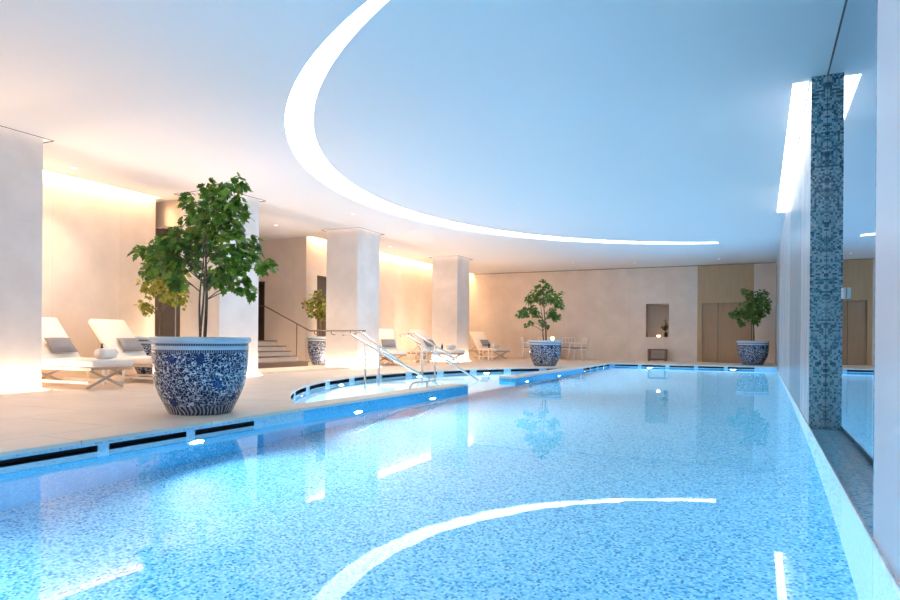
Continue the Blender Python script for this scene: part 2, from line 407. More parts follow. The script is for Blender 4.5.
def band(name, path, slot_len, gap, zs0, zs1, inward, start=0.0, ztop=-0.03, limit=1e9):
    """vertical tile band under the deck edge with skimmer slots recessed in it"""
    b = MB(); pts = [Vector((p[0], p[1])) for p in path]
    acc = [0.0]
    for k in range(1, len(pts)): acc.append(acc[-1]+(pts[k]-pts[k-1]).length)
    tot = acc[-1]
    def at(s):
        s = max(0, min(tot, s))
        for k in range(1, len(pts)):
            if s <= acc[k]+1e-9:
                t = (s-acc[k-1])/max(1e-9, acc[k]-acc[k-1]); return pts[k-1].lerp(pts[k], t)
        return pts[-1]
    def nrm(s):
        d = (at(s+0.02)-at(s-0.02)).normalized(); return Vector((-d.y, d.x))*inward
    cuts = [0.0]; kinds = []
    s = start
    if s > 0: cuts.append(s); kinds.append(0)
    while s+slot_len < min(tot, limit):
        st = max(1, int(slot_len/0.4))
        for q in range(st): cuts.append(s+slot_len*(q+1)/st); kinds.append(1 if True else 0)
        s += slot_len
        if s+gap > tot: break
        cuts.append(s+gap); kinds.append(0); s += gap
    if tot-cuts[-1] > 1e-3: cuts.append(tot); kinds.append(0)
    zb = -0.34
    for k, kd in enumerate(kinds):
        a, c = at(cuts[k]), at(cuts[k+1])
        def Q(z0, z1, mi=0): b.quad([(a.x, a.y, z0), (c.x, c.y, z0), (c.x, c.y, z1), (a.x, a.y, z1)], mi)
        if kd == 0: Q(zb, ztop)
        else:
            Q(zb, zs0); Q(zs1, ztop)
            na, nc = nrm(cuts[k]), nrm(cuts[k+1]); D = 0.10
            a2, c2 = a-na*D, c-nc*D
            b.quad([(a2.x, a2.y, zs0), (c2.x, c2.y, zs0), (c2.x, c2.y, zs1), (a2.x, a2.y, zs1)], 1)
            b.quad([(a.x, a.y, zs0), (c.x, c.y, zs0), (c2.x, c2.y, zs0), (a2.x, a2.y, zs0)], 1)
            b.quad([(a.x, a.y, zs1), (c.x, c.y, zs1), (c2.x, c2.y, zs1), (a2.x, a2.y, zs1)], 1)
            first = k == 0 or kinds[k-1] == 0; last = k == len(kinds)-1 or kinds[k+1] == 0
            if first: b.quad([(a.x, a.y, zs0), (a2.x, a2.y, zs0), (a2.x, a2.y, zs1), (a.x, a.y, zs1)], 1)
            if last: b.quad([(c.x, c.y, zs0), (c2.x, c2.y, zs0), (c2.x, c2.y, zs1), (c.x, c.y, zs1)], 1)
    return struct(b.build(name, [M['band'], M['slot']]))
band('trim_3', [(XL, YP), (XL, YS0)], 0.77, 0.10, -0.106, -0.056, -1, 0.395, limit=8.2)
band('trim_4', [(XL, YS1), (XL, YE)], 0.80, 0.14, -0.094, -0.036, -1, 0.1)
band('trim_5', [(XL, YE), (XR, YE)], 0.78, 0.12, -0.094, -0.036, -1, 0.12)
band('trim_6', ARC, 0.95, 0.24, -0.098, -0.03, -1, 0.3)

# basin: floor and walls under water
b = MB()
basin = [(XR, YP), (XR, YE), (XL, YE), (XL, YP)]
b.poly([basin], ZF, True); 
b.quad([(XL, YP, ZF), (XL, YS0, ZF), (XL, YS0, -0.34), (XL, YP, -0.34)], 1)
b.quad([(XL, YS1, ZF), (XL, YE, ZF), (XL, YE, -0.34), (XL, YS1, -0.34)], 1)
b.quad([(XL, YE, ZF), (XR, YE, ZF), (XR, YE, -0.34), (XL, YE, -0.34)], 1)
b.quad([(XR, YP, ZF), (XR, YE, ZF), (XR, YE, ZW+0.012), (XR, YP, ZW+0.004)], 2)
b.quad([(XL, YP, ZF), (XR, YP, ZF), (XR, YP, 0), (XL, YP, 0)])
ZS = -0.85
b.poly([ARC], ZS, True, 2); b.skirt(ARC, ZS, -0.34, 2, closed=False)
b.quad([(XL, 10.5, ZF), (XL, 12.95, ZF), (XL, 12.95, ZS), (XL, 10.5, ZS)])
struct(b.build('pool_basin', [M['pool'], M['pool_wall'], M['pale_wall']]))
ZG = -0.14    # gutter behind the overflow lip
# wet gutter along the mirror with a pale edge
b = MB(); b.box((XR+0.004, YP, ZG-0.05), (XM, YE, ZG)); struct(b.build('trim_7', M['ledge']))
b = MB(); b.box((XR-0.001, YP, ZG-0.05), (XR+0.010, YE, ZW+0.006)); struct(b.build('trim_8', M['marble']))
# water
b = MB(); wl = [(XR-0.001, YP), (XR-0.001, YE), (XL, YE), (XL, YS1)] + ARC[::-1][1:-1] + [(XL, YS0), (XL, YP)]
b.poly([wl], ZW, True); w = b.build('water', M['water']); w['kind'] = 'stuff'; tag(w, 'clear still blue water filling the pool and its curved spa', 'water')

# ceiling with its openings
XC0 = -11.2; XC1 = -11.5; YBAY0 = 9.9; YBAY1 = 14.85; YC0 = 9.48
outer = [(XM, YN), (XM, YB), (XC1, YB), (XC1, YBAY1), (XDK, YBAY1), (XDK, YC0), (XC0, YC0), (XC0, YN)]
R0 = Vector((0.884, 12.33)); r0 = 8.615; R1 = Vector((1.459, 12.14)); r1 = 8.58; n = 96; XT = -1.15
def arc_lt(c, r, n):   # the part of a circle left of the line x = XT
    h = math.acos((c.x-XT)/r)
    return [(c.x+r*math.cos(PI-h+2*h*k/n), c.y+r*math.sin(PI-h+2*h*k/n)) for k in range(n+1)]
crescent = arc_lt(R0, r0, n) + arc_lt(R1, r1, n)[::-1]
COLS = [(-10.6, -9.5, 4.85, 5.97), (-10.56, -9.5, 9.42, 10.5), (-10.5, -9.5, 14.2, 15.26), (-10.48, -9.5, 20.35, 21.35)]
def rect(x0, x1, y0, y1): return [(x0, y0), (x1, y0), (x1, y1), (x0, y1)]
G = 0.10
holes = [rect(c[0]-G, c[1]+G, c[2]-G, c[3]+G) for c in COLS]
rslot = rect(0.30, XR-0.004, 8.15, 16.2)
b = MB()
fill_slot = rect(0.30, XR-0.004, -2.6, 3.3)  # opening for an added light, out of view over the near pier
b.poly([outer, crescent, rslot, fill_slot] + holes, HC, False, 0); b.skirt(fill_slot, HC, HC+0.04, 0)
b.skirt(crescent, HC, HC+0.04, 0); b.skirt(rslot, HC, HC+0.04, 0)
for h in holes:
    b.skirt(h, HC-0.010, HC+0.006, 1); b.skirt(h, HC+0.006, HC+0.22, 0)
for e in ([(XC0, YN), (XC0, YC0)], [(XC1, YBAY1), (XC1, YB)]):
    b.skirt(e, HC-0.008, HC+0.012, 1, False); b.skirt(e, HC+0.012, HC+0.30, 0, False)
# blind tops of the column recesses and of the wall coves
for c, h in zip(COLS, holes):
    b.poly([h, rect(*c)], HC+0.22, False, 0)
XW0, XW1 = -11.38, -11.68
b.quad([(XW0, YN, HC+0.30), (XC0, YN, HC+0.30), (XC0, YC0, HC+0.30), (XW0, YC0, HC+0.30)]); b.quad([(XW0-0.02, YC0, HC-0.004), (XC0, YC0, HC-0.004), (XC0, YC0, HC+0.30), (XW0-0.02, YC0, HC+0.30)])
b.quad([(XW1, YBAY1, HC+0.30), (XC1, YBAY1, HC+0.30), (XC1, YB, HC+0.30), (XW1, YB, HC+0.30)])
struct(b.build('ceiling', [M['plaster'], M['lip']]))

# walls
b = MB()
b.quad([(XW0, YN, 0), (XW0, 9.5, 0), (XW0, 9.5, HC+0.3), (XW0, YN, HC+0.3)])
b.quad([(XW0, 9.5, 0), (XW0-0.35, 9.5, 0), (XW0-0.35, 9.5, HC+0.3), (XW0, 9.5, HC+0.3)])
# far part of the left wall with a doorway
DY0, DY1, DZ = 15.35, 16.25, 2.62
b.poly([[(YBAY1, 0), (DY0, 0), (DY0, DZ), (DY1, DZ), (DY1, 0), (YB, 0), (YB, HC+0.3), (YBAY1, HC+0.3)]], XW1, True, 0, 'YZ')
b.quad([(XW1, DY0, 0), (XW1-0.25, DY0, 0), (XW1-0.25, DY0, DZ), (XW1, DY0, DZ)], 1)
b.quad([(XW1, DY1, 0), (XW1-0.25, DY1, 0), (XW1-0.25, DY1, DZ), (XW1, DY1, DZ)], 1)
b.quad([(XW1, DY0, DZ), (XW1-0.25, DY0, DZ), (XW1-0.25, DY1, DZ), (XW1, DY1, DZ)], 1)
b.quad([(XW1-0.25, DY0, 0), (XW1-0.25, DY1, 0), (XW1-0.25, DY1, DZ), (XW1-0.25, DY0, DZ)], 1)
struct(b.build('wall_left', [M['wall'], M['dark_wall']]))
# stair bay: lintel over the passage, side wall with a corridor opening, dark end
b = MB()
b.box((XW0-0.35, YBAY0-0.12, 3.13), (-10.3, YBAY0, HC+0.02))
b.poly([[(XDK, 0), (-11.85, 0), (-11.85, HC+0.02), (XDK, HC+0.02)]], YBAY0-0.02, True, 0, 'XZ')
struct(b.build('wall_bay_near', M['wall']))
b = MB()
b.poly([[(XDK, 0), (XDK, 2.45), (-13.2, 2.45), (-13.2, 0), (XW1, 0), (XW1, HC+0.05), (XDK-0.1, HC+0.05), (XDK-0.1, 0)]], YBAY1, False, 0, 'XZ')
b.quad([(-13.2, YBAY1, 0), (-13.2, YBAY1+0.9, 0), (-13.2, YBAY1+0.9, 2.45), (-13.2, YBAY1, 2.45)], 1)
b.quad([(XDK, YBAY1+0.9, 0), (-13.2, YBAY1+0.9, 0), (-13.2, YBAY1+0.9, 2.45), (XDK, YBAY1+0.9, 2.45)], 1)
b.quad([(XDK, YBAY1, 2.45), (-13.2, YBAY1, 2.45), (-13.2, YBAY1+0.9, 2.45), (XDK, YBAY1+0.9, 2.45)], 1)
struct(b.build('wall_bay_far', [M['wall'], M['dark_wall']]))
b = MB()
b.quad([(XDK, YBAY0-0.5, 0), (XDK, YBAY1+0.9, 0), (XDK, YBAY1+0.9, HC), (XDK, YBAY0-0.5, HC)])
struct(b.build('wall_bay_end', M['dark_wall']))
# back wall
NX0, NX1, NZ0, NZ1 = -4.09, -3.22, 0.93, 2.23
VX0, VX1 = -2.19, -0.25
b = MB()
b.poly([[(XW1, 0), (VX0, 0), (VX0, HC), (XW1, HC), (XW1, HC)], [(NX0, NZ0), (NX1, NZ0), (NX1, NZ1), (NX0, NZ1)]], YB, False, 0, 'XZ')
b.quad([(XW1, YB, HC), (VX0, YB, HC), (VX0, YB, HC+0.3), (XW1, YB, HC+0.3)])
b.quad([(VX1, YB, 0), (XM, YB, 0), (XM, YB, HC), (VX1, YB, HC)])
D = 0.55
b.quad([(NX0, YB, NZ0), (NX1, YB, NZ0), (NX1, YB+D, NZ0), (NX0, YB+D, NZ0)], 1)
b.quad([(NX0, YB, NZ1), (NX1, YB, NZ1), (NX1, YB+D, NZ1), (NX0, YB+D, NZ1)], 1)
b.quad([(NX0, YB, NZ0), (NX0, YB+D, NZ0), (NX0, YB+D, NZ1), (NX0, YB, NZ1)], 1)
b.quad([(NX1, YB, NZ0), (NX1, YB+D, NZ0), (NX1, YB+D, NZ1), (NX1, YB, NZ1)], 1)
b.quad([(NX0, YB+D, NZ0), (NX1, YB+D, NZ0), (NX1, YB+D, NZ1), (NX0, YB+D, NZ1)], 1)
struct(b.build('wall_back', [M['wall'], M['niche']]))
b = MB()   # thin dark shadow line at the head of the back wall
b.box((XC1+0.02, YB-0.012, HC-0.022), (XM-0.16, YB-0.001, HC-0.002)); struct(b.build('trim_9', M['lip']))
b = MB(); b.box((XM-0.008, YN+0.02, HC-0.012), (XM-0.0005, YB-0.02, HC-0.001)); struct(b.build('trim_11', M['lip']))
# door set in a tall oak surround
DX0, DX1, DH, DD = -2.03, -0.31, 2.23, 0.14
b = MB()
b.poly([[(VX0, 0), (DX0, 0), (DX0, DH), (DX1, DH), (DX1, 0), (VX1, 0), (VX1, HC), (VX0, HC)]], YB-0.004, False, 0, 'XZ')
b.quad([(DX0, YB-0.004, 0), (DX0, YB+DD, 0), (DX0, YB+DD, DH), (DX0, YB-0.004, DH)])
b.quad([(DX1, YB-0.004, 0), (DX1, YB+DD, 0), (DX1, YB+DD, DH), (DX1, YB-0.004, DH)])
b.quad([(DX0, YB-0.004, DH), (DX1, YB-0.004, DH), (DX1, YB+DD, DH), (DX0, YB+DD, DH)])
struct(b.build('trim_10', M['veneer']))
for i, (x0, x1) in enumerate(((DX0, -1.475), (-1.46, DX1))):
    d = MB(); d.box((x0, YB+DD-0.045+0.01*i, 0.005), (x1, YB+DD-0.001, DH-0.004))
    dd = struct(d.build('door_%d' % (i+1), M['door_wood'], bevel=0.003))
# near wall, behind the camera
b = MB(); b.quad([(XDK, YN, -0.2), (XM, YN, -0.2), (XM, YN, HC+0.3), (XDK, YN, HC+0.3)]); struct(b.build('wall_near', M['wall']))
# mirrored wall
b = MB(); b.box((XM, YN, ZG-0.05), (XM+0.03, YB, HC)); struct(b.build('wall_right', M['mirror']))

# ------------------------------------------------------------------ piers on the mirrored wall
def pier(label, y0, y1, cuts, mats=('marble', 'marble_grey')):
    t = thing('wall_pier', label, 'column', (XR+0.011, y0, ZG+0.002), 0, None)
    zz = HC-ZG-0.004
    e = 0.022
    c = MB(); c.box((e, e, 0), (XM-XR-0.013, y1-y0-e, zz)); c.build('core', M['marble'], t)
    edges = [y0] + cuts + [y1]
    for k in range(len(edges)-1):
        p = MB(); p.box((0, edges[k]-y0+(0.0015 if k else e), 0), (e, edges[k+1]-y0-(0.0015 if k < len(edges)-2 else e), zz))
        p.build('marble_panel', M[mats[k % 2]], t)
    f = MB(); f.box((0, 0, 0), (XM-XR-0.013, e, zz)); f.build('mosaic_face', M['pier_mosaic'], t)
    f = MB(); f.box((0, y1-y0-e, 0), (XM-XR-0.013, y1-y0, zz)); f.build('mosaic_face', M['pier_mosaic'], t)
    return t
pier('white marble pier filling the right edge of the view', YN+0.01, 3.56, [0.0], ('slab', 'slab'))
pier('marble pier with the wide blue mosaic end beside the mirror', 8.02, 16.2, [9.77, 13.44])
pier('farthest marble pier on the mirrored wall, next to the back wall', 16.24, YB-0.01, [21.0])

t = thing('wall_box', 'small white box fixed to the mirror beside the mosaic pier', 'wall box', (XM-0.001, 6.2, 1.20))
b = MB(); b.box((-0.03, -0.03, -0.045), (0, 0.03, 0.045)); b.build('body', M['white_metal'], t, bevel=0.004)
b = MB(); b.box((-0.034, -0.012, -0.012), (-0.0305, 0.012, 0.012)); b.build('button', M['taupe'], t)
# ------------------------------------------------------------------ left columns
clabels = ['large white square column cut by the left edge', 'white square column behind the big potted tree',
           'white square column beside the stairs and handrail', 'farthest white square column, beside the back wall']
for c, lb in zip(COLS, clabels):
    cx, cy = (c[0]+c[1])/2, (c[2]+c[3])/2; hx, hy = (c[1]-c[0])/2, (c[3]-c[2])/2
    t = thing('square_column', lb, 'column', (cx, cy, 0), 0)
    s = MB(); s.box((-hx, -hy, 0.001), (hx, hy, HC+0.21)); s.build('shaft', M['column'], t)
    g = 0.09
    e = MB(); e.poly([rect(-hx-g, hx+g, -hy-g, hy+g), rect(-hx-0.005, hx+0.005, -hy-0.005, hy+0.005)], 0.004, True)
    e.build('base_light_strip', M['base'], t)
    q = MB()
    g2 = g+0.014
    q.poly([rect(-hx-g2, hx+g2, -hy-g2, hy+g2), rect(-hx-g, hx+g, -hy-g, hy+g)], 0.008, True); q.skirt(rect(-hx-g2, hx+g2, -hy-g2, hy+g2), 0.0, 0.008)
    q.build('base_edge_trim', M['taupe'], t)
    e = MB(); e.poly([rect(-hx-0.085, hx+0.085, -hy-0.085, hy+0.085), rect(-hx-0.02, hx+0.02, -hy-0.02, hy+0.02)], HC+0.20, False)
    e.build('top_light_strip', M['top'], t)

# ------------------------------------------------------------------ lights in the ceiling, some of them added
b = MB(); b.poly([crescent], HC+0.035, False)
tag(b.build('crescent_ceiling_light', M['ring']), 'huge glowing crescent light set flush in the ceiling over the pool', 'ceiling light')
b = MB(); b.poly([rslot], HC+0.035, False)
tag(b.build('slot_ceiling_light', M['slotlight']), 'straight white slot light in the ceiling above the marble pier', 'ceiling light')
b = MB(); b.poly([fill_slot], HC+0.035, False)  # glowing panel added out of view to brighten the near pier
tag(b.build('slot_ceiling_light', M['slotlight']), 'added slot light, out of view, above the near marble pier at the right edge', 'ceiling light')
b = MB(); b.quad([(XW0+0.02, YN, HC+0.24), (XW0+0.02, 9.45, HC+0.24), (XC0-0.02, 9.45, HC+0.24), (XC0-0.02, YN, HC+0.24)])
tag(b.build('cove_light', M['cove']), 'warm light strip hidden along the top of the nearer left wall', 'cove light')
b = MB(); b.quad([(XW1+0.02, YBAY1+0.02, HC+0.24), (XW1+0.02, YB-0.02, HC+0.24), (XC1-0.02, YB-0.02, HC+0.24), (XC1-0.02, YBAY1+0.02, HC+0.24)])
tag(b.build('cove_light', M['cove']), 'warm light strip hidden along the top of the farther left wall', 'cove light')

def downlight(x, y, label, watts):
    t = thing('recessed_downlight', label, 'ceiling light', (x, y, HC), 0, 'small recessed downlights')
    r = MB(); r.lathe([(0.055, -0.001), (0.055, -0.008), (0.042, -0.008), (0.040, -0.001)], 24); r.build('bezel', M['plaster'], t)
    l = MB(); l.disc((0, 0, -0.003), 0.040, 24, flip=True); l.build('lens', M['spot'], t)
    if watts: lamp('downlight_beam', 'SPOT', (0, 0, -0.02), watts*4, (1.0, 0.74, 0.52), t, spot_size=math.radians(100), spot_blend=0.8, shadow_soft_size=0.05)
downlight(-4.24, 24.6, 'small ceiling downlight near the back wall above the niche', 14)
downlight(-1.35, 24.5, 'small ceiling downlight near the back wall above the wooden door', 14)
downlight(-10.45, 17.4, 'small ceiling downlight beyond the column by the stairs', 30)
downlight(-8.53, 12.54, 'small ceiling downlight between the stairs and the crescent light', 40)
downlight(-10.63, 7.2, 'small ceiling downlight above the nearest loungers', 40)
downlight(-7.3, 2.4, 'small ceiling downlight over the near deck, left', 60)

downlight(-12.6, 12.2, 'added fill downlight above the stairs', 80)  # lamp added to brighten the stair bay
downlight(-11.2, 13.0, 'added fill downlight above the foot of the stairs', 70)  # second lamp added for the stair bay
downlight(-7.3, -1.0, 'added fill downlight over the near deck, behind the view', 60)  # unseen lamp, added to lift the pier at the right edge
downlight(-6.3, 23.6, 'small ceiling downlight above the dining chairs', 12)
# ------------------------------------------------------------------ underwater lamps
def pool_lamp(loc, rz, label, watts, grp='round lamps in the pool walls'):
    t = thing('underwater_light', label, 'pool light', loc, rz, grp)
    r = MB(); r.lathe([(0.10, 0.0), (0.10, 0.018), (0.075, 0.024), (0.072, 0.004)], 28)
    for k, v in enumerate(r.v): r.v[k] = Vector((v.z, v.x, v.y))
    r.build('bezel', M['chrome'], t, smooth=True)
    l = MB(); l.disc((0.012, 0, 0), 0.073, 24, 'X'); l.build('lens', M['lens'], t)
    lamp('underwater_beam', 'AREA', (0.03, 0, 0), watts, (0.76, 0.88, 1.0), t, (0, -PI/2, 0), shape='DISK', size=0.16, spread=math.radians(158))
W = 88
for y, w in ((-1.6, 'behind the view'), (1.2, 'at the near end'), (4.35, 'below the big potted tree'), (6.99, 'first along the spa kerb'), (9.08, 'near the end of the spa kerb'),
          (13.64, 'just past the spa opening'), (16.14, 'below the middle potted tree'), (18.9, 'beyond the middle potted tree'), (21.5, 'by the far left pool corner')):
    pool_lamp((XL, y, -0.46), 0, 'round white underwater light in the left pool wall, '+w, W*(0.62 if y < 5 else 1.05))
for x, w in ((-3.4, 'left of centre'), (-0.8, 'right of centre')):  # lamps added to even out the light on the pool floor
    pool_lamp((x, YE, -0.55), -PI/2, 'added underwater fill light in the far end wall, '+w, W*0.7)
for x in (-3.6, -1.0):  # unseen lamps added to brighten the near part of the pool
    pool_lamp((x, YP, -0.5), PI/2, 'added underwater fill light in the near end wall behind the view, '+('left' if x < -2 else 'right'), W*2.4)
for y in (8.4, 10.6, 13.9, 16.2):
    a = PI-math.asin((y-SC.y)/SR); p = (SC.x+SR*math.cos(a), SC.y+SR*math.sin(a))
    pool_lamp((p[0], p[1], -0.45), a+PI, 'underwater light in the curved spa wall, %s' % {8.4: 'nearest', 10.6: 'second from the near end', 13.9: 'third from the near end', 16.2: 'farthest'}[y], 170, 'round lamps in the spa wall')

# ------------------------------------------------------------------ stairs and handrail
b = MB()
b.box((XDK, 10.55, 0), (-9.62, 14.15, 0.05), 0)
SX = [-10.85, -11.2, -11.42, -11.62, -11.95]; SZ = [0.18, 0.32, 0.45, 0.58, 0.72]
for k in range(5):
    z0 = SZ[k-1] if k else 0.05
    b.box((XDK, 10.55, z0), (SX[k], 13.9, SZ[k]-0.03), 1 if k == 0 else 0)  # lowest riser gets the dark material, its shade put into the colour
    b.box((XDK, 10.55, SZ[k]-0.03), (SX[k]+0.03, 13.92, SZ[k]), 2)
struct(b.build('stairs', [M['step'], M['nosing_riser_shade'], M['nosing_riser_shade']]))
t = thing('handrail', 'dark bronze handrail climbing the stairs and running level to the column', 'handrail', (-11.34, 14.03, 0.18))
p0 = Vector((-12.46, 14.03, 1.67)); p1 = Vector((-10.9, 14.03, 0.985)); p2 = Vector((-9.14, 14.03, 0.985)); o_ = Vector((-11.34, 14.03, 0.18))
r = MB(); r.tube([p0+Vector((-0.22, 0, 0))-o_, p0-o_, p1-o_, p2-o_], 0.02, 8); r.build('rail', M['bronze'], t, smooth=True)
r = MB(); r.tube([(0, 0, -0.0), (0, 0, 1.0)], 0.016, 8); r.build('post', M['bronze'], t)
for x in (-10.75, -10.2, -9.6):
    r = MB(); r.tube([Vector((x, 14.03, 0.97))-o_, Vector((x, 14.03, 0.90))-o_, Vector((x, 14.195, 0.88))-o_], 0.012, 6); r.build('bracket', M['bronze'], t)
# second rail, on the near side of the stairs, seen through the passage
t = thing('handrail', 'pale handrail glimpsed through the passage behind the potted bush', 'handrail', (-11.5, 10.75, 0.58))
r = MB(); r.tube([(-0.9, 0, 1.35), (0.55, 0, 0.72)], 0.02, 8); r.build('rail', M['chrome'], t)
for x, z in ((-0.7, 1.26), (0.3, 0.83)):
    r = MB(); r.tube([(x, 0, 0.0 if x < 0 else -0.26), (x, 0, z)], 0.014, 8); r.build('post', M['chrome'], t)

# ------------------------------------------------------------------ spa handrails
def spa_rail(label, y, top, end, post, zpost):
    t = thing('spa_handrail', label, 'handrail', (post, y, ZW), 0, 'polished handrails of the spa')
    o_ = Vector((post, y, ZW)); a = Vector((top[0], y, top[1])); e = Vector((end[0], y, end[1]))
    d = (e-a).normalized()
    r = MB()
    r.tube([a+Vector((-0.16, 0, -0.03))-o_, a+Vector((-0.12, 0, 0.0))-o_, a+Vector((-0.03, 0, 0.005))-o_, a+d*0.06-o_, e-o_], 0.022, 10)
    r.build('rail', M['chrome'], t, smooth=True)
    k = (post-a.x)/(e.x-a.x); zt = a.z+(e.z-a.z)*k
    r = MB(); r.tube([(0, 0, zpost-ZW), (0, 0, zt-ZW)], 0.022, 10); r.build('post', M['chrome'], t, smooth=True)
spa_rail('spa handrail nearest the stairs, lower rail of the near pair', 10.5, (-7.2, 0.88), (-5.1, -0.12), -6.84, ZS)
spa_rail('upper rail of the near pair of spa handrails', 11.3, (-7.45, 0.92), (-6.44, 0.27), -7.03, ZS)
spa_rail('lower rail of the far pair of spa handrails', 12.9, (-7.3, 0.88), (-5.5, -0.10), -6.88, ZS)
spa_rail('upper rail of the far pair, farthest of the spa handrails', 13.8, (-7.6, 0.93), (-6.40, 0.31), -7.02, ZS)
t = thing('grab_rail', 'low curved steel grab rail on the kerb between spa and pool', 'handrail', (-4.95, 9.35, 0))
r = MB(); r.tube([(0, -0.48, 0.0), (0, -0.45, 0.06), (0, -0.36, 0.10), (0, 0.3, 0.10), (0, 0.42, 0.095)], 0.018, 8); r.build('rail', M['chrome'], t, smooth=True)
r = MB(); r.tube([(0, 0.1, 0), (0, 0.1, 0.1)], 0.013, 8); r.build('post', M['chrome'], t)

# ------------------------------------------------------------------ loungers
LW = 0.66; LL = 2.05
def make_lounger():
    t = thing('sun_lounger', '', 'lounger', (0, 0, 0))
    f = MB(); zr = 0.33
    for s in (-1, 1):
        f.box((0.05, s*LW/2-0.025, zr-0.05), (LL-0.02, s*LW/2+0.025, zr))
    for x in (0.05, 0.75, 1.4, LL-0.06): f.box((x, -LW/2, zr-0.04), (x+0.04, LW/2, zr-0.005))
    f.build('frame', M['taupe'], t, bevel=0.004)
    for x in (0.45, LL-0.18):
        for s in (-1, 1):
            l = MB(); l.bar((x+0.02*s, -s*(LW/2-0.02), 0.02), (x+0.02*s, s*(LW/2-0.02), zr-0.03), 0.035, 0.045, (1, 0, 0)); l.build('leg', M['taupe'], t, bevel=0.004)
    s_ = MB(); s_.box((0.45, -LW/2+0.03, 0.075), (LL-0.16, -LW/2+0.06, 0.11)); s_.box((0.45, LW/2-0.06, 0.075), (LL-0.16, LW/2-0.03, 0.11)); s_.build('stretcher', M['white_metal'], t)
    m = MB(); m.box((0.72, -LW/2-0.02, zr+0.002), (LL+0.02, LW/2+0.02, zr+0.115)); m.build('mattress', M['canvas'], t, True, 0.035, 3)
    th_ = math.radians(46); bl = 0.98
    R = Matrix.Translation((0.76, 0, zr+0.01)) @ Matrix.Rotation(th_, 4, 'Y') @ Matrix.Rotation(PI, 4, 'Z')
    m = MB(); m.box((0, -LW/2-0.02, 0.0), (bl, LW/2+0.02, 0.11), 0, R); m.build('back_cushion', M['canvas'], t, True, 0.035, 3)
    m = MB(); m.box((0, -LW/2+0.02, -0.035), (bl-0.03, LW/2-0.02, -0.004), 0, R); m.build('backrest_frame', M['taupe'], t)
    p = MB()
    for s in (-1, 1): p.bar((0.12, s*(LW/2-0.06), zr-0.01), R @ Vector((0.62, s*(LW/2-0.06), -0.03)), 0.025, 0.025)
    p.build('back_prop', M['taupe'], t)
    return t
def place(o, x, y, rz, label):
    o.location = (x, y, 0); o.rotation_euler = (0, 0, rz); o['label'] = label; o['group'] = 'white sun loungers'; return o
LG = make_lounger()
spots = [(-10.95, 6.69, 0, 'white sun lounger nearest the left column'),
         (-10.95, 7.98, 0, 'white sun lounger with grey pillow left of the big potted tree'),
         (-11.05, 17.95, math.radians(-48), 'white sun lounger just right of the column beside the stairs'),
         (-10.75, 19.55, math.radians(-18), 'white sun lounger behind the far spa handrails'),
         (-10.9, 25.1, math.radians(-33), 'white sun lounger beyond the farthest column by the back wall')]
loungers = [place(LG if k == 0 else copy_tree(LG), *s) for k, s in enumerate(spots)]
def cushion_mesh(w, h, t_, n=10):
    b = MB()
    for sgn in (1, -1):
        base = len(b.v)
        for i in range(n+1):
            for j in range(n+1):
                u = -1+2*i/n; v = -1+2*j/n
                k = (1-u**4)*(1-v**4)
                pin = 1-0.06*(abs(u)*abs(v))**2*0
                b.v.append(Vector((u*h/2*(1-0.05*(1-v*v)*abs(u)), v*w/2*(1-0.05*(1-u*u)*abs(v)), sgn*t_/2*k**0.6)))
        for i in range(n):
            for j in range(n):
                q = [base+i*(n+1)+j, base+(i+1)*(n+1)+j, base+(i+1)*(n+1)+j+1, base+i*(n+1)+j+1]
                b.f.append(q if sgn > 0 else q[::-1]); b.m.append(0)
    return b
pil0 = cushion_mesh(0.44, 0.32, 0.12).build('pillow', M['grey_fabric'], None, True, weld=True)
pl = ['grey pillow on the lounger nearest the left column', 'grey pillow on the lounger left of the big potted tree',
      'grey pillow on the lounger just right of the column beside the stairs', 'grey pillow on the lounger behind the far spa handrails', 'grey pillow on the lounger by the back wall']
for k, s in enumerate(spots):
    p = pil0 if k == 0 else pil0.copy()
    if k: COL.objects.link(p)
    th_ = math.radians(46); R = Matrix.Translation((0.76, 0, 0.34)) @ Matrix.Rotation(th_, 4, 'Y') @ Matrix.Rotation(PI, 4, 'Z')
    p.matrix_world = Matrix.Translation((s[0], s[1], 0)) @ Matrix.Rotation(s[2], 4, 'Z') @ R @ Matrix.Translation((0.27, -0.07, 0.172))
    tag(p, pl[k], 'pillow', 'grey lounger pillows')
def lpos(k, x, y, z):
    s = spots[k]; return Matrix.Translation((s[0], s[1], 0)) @ Matrix.Rotation(s[2], 4, 'Z') @ Vector((x, y, z))
# rolled towels on the feet of the loungers
def towel(k, x, y, label, r=0.085, ln=0.34):
    b = MB(); pts = []
    for i in range(5): pts.append((0, -ln/2+ln*i/4, 0))
    b.tube(pts, [r*0.93, r, r*1.01, r, r*0.93], 20)
    # spiral end
    sp = [(math.cos(a)*r*(1-a/16), ln/2+0.004, math.sin(a)*r*(1-a/16)) for a in [0.5*i for i in range(26)]]
    b.tube(sp, 0.007, 5)
    o = b.build('rolled_towel', M['towel'], None, True); o.location = lpos(k, x, y, 0.445+r); o.rotation_euler = (0, 0, spots[k][2]+0.25)
    return tag(o, label, 'towel', 'rolled white towels')
towel(0, 1.85, 0.02, 'rolled white towel on the foot of the lounger nearest the left column', 0.085, 0.32)
towel(3, 1.75, 0.0, 'rolled white towel on the lounger behind the far spa handrails')
towel(4, 1.5, 0.0, 'rolled white towel on the lounger by the back wall')
def bottle(loc, label, h=0.2, r=0.032):
    t = thing('bottle', label, 'bottle', loc, 0, 'small dark bottles')
    b = MB(); b.lathe([(0.001, 0), (r, 0), (r, h*0.62), (r*0.45, h*0.78), (r*0.42, h*0.9), (0.001, h*0.9)], 16); b.build('body', M['black'], t, True)
    b = MB(); b.lathe([(0.001, h*0.89), (r*0.5, h*0.89), (r*0.5, h), (0.001, h)], 12); b.build('cap', M['bronze'], t)
